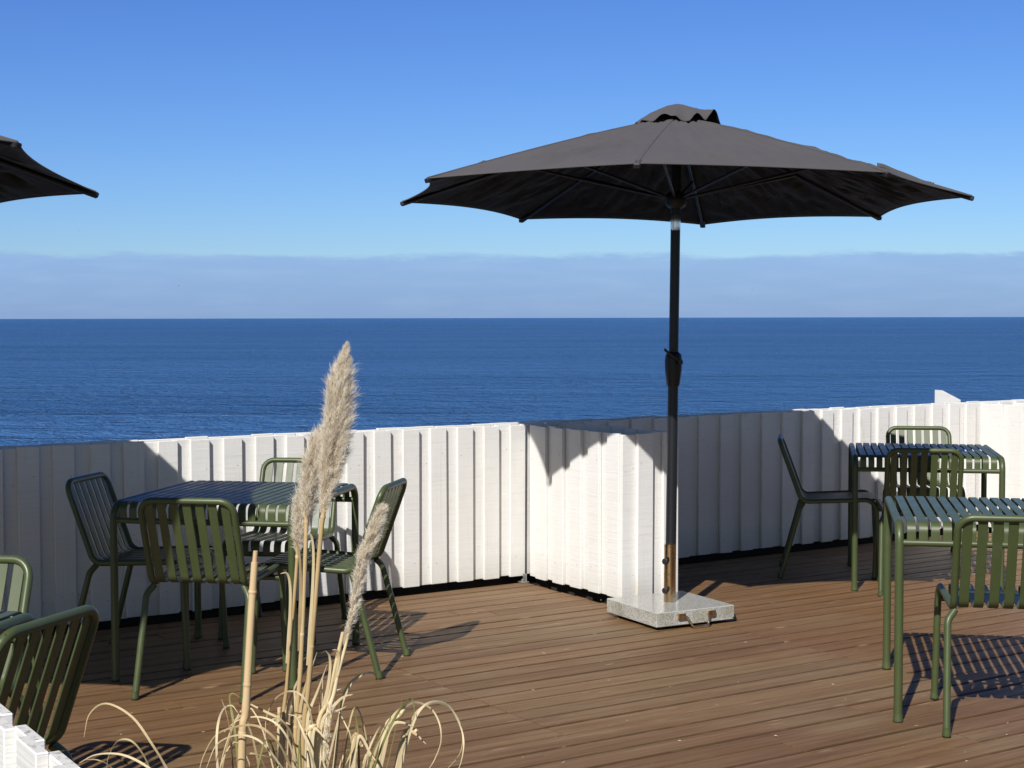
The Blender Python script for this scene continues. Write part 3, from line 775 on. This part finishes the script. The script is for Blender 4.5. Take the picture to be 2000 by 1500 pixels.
def plume(axis, width, nbr, name='plume', prof=None, nfil=72):
    """a feathery head: branchlets hug the axis and fan out, each clothed in fine short hairs"""
    ax = spline(axis, 10); n = len(ax); verts, faces, mats = [], [], []
    def A(t):
        x = min(max(t, 0), .999) * (n - 1); i = min(int(x), n - 2); return ax[i].lerp(ax[i + 1], x - i), (ax[i + 1] - ax[i]).normalized()
    total = sum((ax[i + 1] - ax[i]).length for i in range(n - 1))
    def ribbon(pts, hw, mi, jit=.3):
        d0 = (pts[-1] - pts[0]).normalized()
        sd = d0.cross(Vector((prng.gauss(0, jit), -1, prng.gauss(0, jit)))).normalized() * hw; i = len(verts)
        for k, p in enumerate(pts[:-1]): verts.extend((p - sd, p + sd))
        verts.append(pts[-1]); m = len(pts)
        for k in range(m - 2): faces.append((i + 2 * k, i + 2 * k + 1, i + 2 * k + 3, i + 2 * k + 2)); mats.append(mi)
        faces.append((i + 2 * (m - 2), i + 2 * (m - 2) + 1, i + 2 * (m - 1))); mats.append(mi)
    for bi in range(nbr):
        t = (bi + prng.random()) / nbr
        c, d = A(t); w = width * prof(t) * prng.uniform(.55, 1.12)
        e1 = d.cross(Vector((0, 1, 0))).normalized(); e2 = d.cross(e1)
        th = bi * 2.39996 + prng.gauss(0, .35); rad = e1 * math.cos(th) + e2 * math.sin(th)
        Lb = min(prng.uniform(.075, .125), max(.014, w * 3.4), total * max(.06, 1.10 - t))
        pts = []
        for k in range(5):
            q = k / 4
            pts.append(c + d * Lb * q * .96 + rad * w * (1 - (1 - q) ** 1.7) * .86 + Vector((.003, 0, -.016)) * q * q * (Lb / .1))
        ribbon(pts, .00045, 1)
        for _ in range(int(nfil * (.35 + .65 * Lb / .11))):
            q = .12 + .88 * prng.random() ** .8; x = q * 4; k = min(int(x), 3); p0 = pts[k].lerp(pts[k + 1], x - k)
            tb = (pts[k + 1] - pts[k]).normalized(); L = prng.uniform(.010, .027) * min(1, .30 + .70 * w / .022)
            dr = (tb + rad * prng.gauss(.10, .34) + Vector((prng.gauss(0, .38), prng.gauss(0, .38), prng.gauss(0, .28)))).normalized()
            p1 = p0 + dr * L * .5
            p2 = p1 + (dr + Vector((prng.gauss(.03, .25), prng.gauss(0, .25), prng.gauss(-.05, .25)))).normalized() * L * .5
            ribbon([p0, p1, p2], prng.uniform(.00018, .00036), 0)
    me = bpy.data.meshes.new(name); me.from_pydata([tuple(v - pg_inv) for v in verts], [], faces)
    me.materials.append(M['plume']); me.materials.append(M['rachis']); me.polygons.foreach_set('material_index', mats)
    o = link(name, me, pg); o['kind'] = 'stuff'; return o
def table(pts):
    def f(t):
        for (a, x), (b, y) in zip(pts, pts[1:]):
            if t <= b: return x + (y - x) * (t - a) / (b - a)
        return pts[-1][1]
    return f
pr_tall = table([(0, .32), (.14, .72), (.30, 1.), (.46, .96), (.62, .74), (.78, .45), (.92, .18), (1.01, .06)])
def pr_wide(t): return (.42 + .58 * math.sin(min(1, t / .45) * math.pi / 2)) * (1 - max(0, (t - .4) / .6) ** 1.6) ** .9 + .06
def ground(dx, dy): return Vector((CX + dx, CY + dy, 0))
Y1, Y2, Y3, Y4 = 2.86, 2.92, 2.95, 2.80
# tall plume
stem([ground(-.02, .0), at(588, 1500, Y1), at(601, 1330, Y1), at(625, 1050, Y1), at(634, 985, Y1)], .0062, .0046)
plume([at(629, 1012, Y1), at(641, 930, Y1), at(652, 840, Y1), at(662, 755, Y1), at(675, 682, Y1)], .0315, 300, prof=pr_tall)
stem([at(629, 1012, Y1), at(643, 920, Y1), at(655, 810, Y1), at(668, 720, Y1)], .0036, .0010, nodes=False)
# second plume, behind and to the left
stem([ground(-.05, .05), at(572, 1500, Y2), at(585, 1300, Y2), at(596, 1060, Y2), at(597, 985, Y2)], .0058, .0044)
plume([at(597, 1020, Y2), at(600, 980, Y2), at(608, 935, Y2), at(619, 890, Y2), at(632, 850, Y2)], .0290, 170, prof=pr_wide)
stem([ground(-.08, .08), at(545, 1500, Y3), at(560, 1320, Y3), at(577, 1120, Y3), at(580, 1060, Y3)], .0052, .0036)
plume([at(579, 1088, Y3), at(583, 1045, Y3), at(589, 1000, Y3), at(598, 950, Y3)], .0225, 90, prof=pr_wide)
# right, drooping slim plume
stem([ground(.03, -.03), at(630, 1500, Y4), at(652, 1345, Y4), at(672, 1265, Y4), at(692, 1180, Y4)], .0055, .0026)
stem([ground(.01, -.05), at(612, 1500, Y4), at(640, 1360, Y4), at(668, 1235, Y4)], .0058, .0040)
plume([at(668, 1262, Y4), at(688, 1190, Y4), at(703, 1110, Y4), at(722, 1050, Y4), at(741, 1000, Y4)], .0125, 210, prof=lambda t: (.18 + .82 * math.sin(min(1, t / .5) * math.pi / 2)) * (1 - max(0, (t - .62) / .38) ** 2 * .6))
# stray white tuft low in the clump
plume([at(628, 1500, 2.78), at(634, 1440, 2.78), at(640, 1385, 2.78)], .008, 14, prof=lambda t: 1 - t * .5)
# cut canes
stem([ground(-.13, -.04), at(469, 1500, 2.80), at(478, 1380, 2.80), at(489, 1200, 2.80), at(496, 1098, 2.80)], .0094, .0074, 'cane')
stem([at(496, 1099, 2.80), at(498, 1076, 2.80)], .0054, .0050, 'cane', nodes=False)
for (x0, x1, y1, Yc, r) in ((600, 612, 1415, 2.78, .0060), (592, 598, 1375, 2.9, .0056), (570, 569, 1400, 2.95, .005), (735, 786, 1385, 2.80, .0056), (770, 812, 1425, 2.84, .0044), (682, 706, 1456, 2.75, .0044), (545, 543, 1382, 2.93, .0052)):
    b = at(x0, 1500, Yc); stem([Vector((CX + (b.x - CX) * .45, CY + (Yc - CY) * .6, 0)), b, at(x1, y1, Yc)], r, r * .85)

def blade(path, w, mat='blade', n=7):
    p = spline(path, n); N = len(p); bm = bmesh.new(); prev = None
    for i in range(N):
        t = (p[min(i + 1, N - 1)] - p[max(i - 1, 0)]).normalized()
        tw = .5 * math.sin(i * .22 + w * 900)
        side = t.cross(Vector((tw, -1, .25))).normalized(); q = i / (N - 1)
        hw = w * (.45 + .55 * min(1, q * 5)) * (1 - q ** 3) + .0004
        nm = side.cross(t)
        c = p[i] - pg_inv
        cur = (bm.verts.new(c - side * hw), bm.verts.new(c + nm * hw * .2), bm.verts.new(c + side * hw))
        if prev:
            for k in (0, 1): bm.faces.new((prev[k], cur[k], cur[k + 1], prev[k + 1]))
        prev = cur
    return mesh_obj('blade', bm, M[mat], pg)
def root(Yc, s=.5, px=600):
    return Vector((CX + prng.uniform(-.12, .12), CY + (Yc - CY) * .4 + prng.uniform(-.07, .07), 0))
# leading arcs, read off the photograph, each on its own depth
arcs = [
    (2.70, 'blade', .0040, [(322, 1500), (295, 1455), (255, 1400), (205, 1374), (172, 1395), (161, 1440)]),
    (2.62, 'blade', .0042, [(330, 1540), (285, 1498), (235, 1474), (185, 1474), (152, 1490)]),
    (2.66, 'blade', .0030, [(300, 1530), (280, 1480), (255, 1448), (228, 1447), (210, 1475), (205, 1500)]),
    (2.60, 'blade', .0030, [(270, 1560), (215, 1500), (190, 1485), (165, 1483)]),
    (2.75, 'blade', .0036, [(565, 1500), (540, 1450), (505, 1420), (465, 1418), (420, 1435), (395, 1475), (385, 1510)]),
    (2.80, 'blade', .0034, [(575, 1500), (560, 1445), (535, 1412), (500, 1400), (460, 1408), (435, 1430)]),
    (2.86, 'blade', .0032, [(612, 1470), (605, 1400), (590, 1362), (565, 1350), (535, 1365), (518, 1400), (515, 1440)]),
    (2.72, 'blade', .0036, [(560, 1520), (520, 1462), (490, 1440), (455, 1437), (420, 1455), (400, 1500)]),
    (2.80, 'blade', .0042, [(422, 1500), (420, 1450), (424, 1410), (434, 1385), (450, 1378), (462, 1392)]),
    (2.90, 'greenblade', .0044, [(462, 1490), (456, 1430), (449, 1385), (446, 1362), (452, 1354), (466, 1362)]),
    (2.84, 'blade', .0028, [(452, 1500), (448, 1440), (440, 1395), (430, 1365)]),
    (2.90, 'blade', .0032, [(640, 1480), (668, 1370), (690, 1330), (720, 1312), (712, 1318)]),
    (2.88, 'blade', .0034, [(654, 1470), (664, 1375), (678, 1338), (702, 1318), (725, 1315), (738, 1330)]),
    (2.93, 'blade', .0030, [(618, 1440), (630, 1370), (645, 1335), (662, 1310)]),
    (2.93, 'blade', .0026, [(622, 1440), (634, 1378), (650, 1352), (664, 1345)]),
    (2.84, 'blade', .0034, [(690, 1500), (682, 1440), (672, 1415), (650, 1370)]),
    (2.80, 'greenblade', .0044, [(698, 1500), (697, 1440), (693, 1405), (686, 1378)]),
    (2.76, 'greenblade', .0040, [(720, 1520), (748, 1445), (770, 1400), (790, 1372), (800, 1365), (806, 1378), (806, 1405)]),
    (2.78, 'blade', .0034, [(715, 1520), (740, 1440), (768, 1395), (790, 1380), (812, 1372), (840, 1385), (856, 1415), (858, 1450), (845, 1485), (832, 1505)]),
    (2.82, 'blade', .0034, [(775, 1515), (802, 1420), (822, 1382), (848, 1370), (875, 1380), (895, 1415), (903, 1450), (897, 1490), (885, 1515)]),
    (2.86, 'blade', .0030, [(765, 1515), (790, 1440), (808, 1395), (832, 1376), (858, 1374), (885, 1392), (900, 1430), (896, 1470), (868, 1505)]),
    (2.70, 'blade', .0036, [(700, 1530), (712, 1480), (728, 1440), (742, 1418), (752, 1425)]),
    (2.72, 'blade', .0032, [(520, 1520), (505, 1478), (485, 1472), (520, 1478), (545, 1490)]),
    (2.86, 'blade', .0030, [(486, 1375), (520, 1392), (545, 1405), (565, 1430), (575, 1470), (580, 1510)]),
    (2.78, 'blade', .0036, [(612, 1500), (600, 1460), (585, 1420), (575, 1400), (560, 1395)]),
    (2.74, 'greenblade', .0040, [(708, 1520), (725, 1470), (745, 1430), (765, 1392)]),
]
for pts in sheaths: blade(pts, .0030, 'blade', 4)
for Yc, mat, w, pp in arcs:
    q = [at(x, y, Yc + .035 * math.sin(i * .9 + w * 1000)) for i, (x, y) in enumerate(pp)]
    if pp[0][1] >= 1470:      # carry the blade smoothly on down to its root in the clump
        rt = root(Yc); d0 = (q[0] - q[1]).normalized(); p0 = q[0]
        q = [rt] + [p0 + d0 * k + (rt - p0 - d0 * k) * f for k, f in ((.32, .55), (.20, .28), (.10, .08), (.045, .02))] + q
    blade(q, w * .62, mat)
for i in range(75):    # the rest of the clump, low and mostly below the picture
    a = prng.uniform(0, 2 * math.pi); rad = prng.uniform(.06, .25); h = prng.uniform(.40, .82)
    b0 = Vector((CX + .07 * math.cos(a) * prng.random(), CY + .07 * math.sin(a) * prng.random(), 0)); d = Vector((math.cos(a), math.sin(a), 0))
    if prng.random() < .35: pth = [b0, b0 + d * rad * .25 + Vector((0, 0, h * .6)), b0 + d * rad * .55 + Vector((0, 0, h))]
    else: pth = [b0, b0 + d * rad * .25 + Vector((0, 0, h * .65)), b0 + d * rad * .6 + Vector((0, 0, h * .95)), b0 + d * rad * .95 + Vector((0, 0, h * .8)), b0 + d * rad * 1.08 + Vector((0, 0, h * .45))]
    blade(pth, prng.uniform(.0009, .0022), prng.choice(['blade', 'blade', 'blade', 'greenblade']), 6)

# ------------------------------------------------------------------ far birds over the sea
def bird(px, py, Y, label, rz):
    bm = bmesh.new(); s = .55
    body = [(-.28, 0, 0), (-.12, 0, .02), (.05, 0, .03), (.2, 0, .02), (.3, 0, .0)]
    tube(bm, [(x, y, z) for x, y, z in body], [.015, .06, .075, .05, .01], 6)
    for sg in (1, -1):
        pts = [(.10, sg * .04, .03), (-.10, sg * .04, .03), (.06, sg * .35, .16), (-.10, sg * .33, .15), (-.14, sg * .75, .08)]
        v_ = [bm.verts.new(p) for p in pts]; bm.faces.new((v_[0], v_[1], v_[3], v_[2])); bm.faces.new((v_[2], v_[3], v_[4]))
    o = mesh_obj('bird', bm, M['bird']); o.location = at(px, py, Y); o.rotation_euler = (0, 0, rz)
    o['label'] = label; o['category'] = 'bird'; o['group'] = 'far birds over the sea'
bird(350, 558, 620, 'tiny dark bird flying low over the sea, left of the plumes', .4)
bird(155, 451, 700, 'tiny dark bird in the blue sky below the left parasol corner', 1.2)
bird(1470, 566, 760, 'tiny dark bird in the haze right of the parasol pole', -.5)
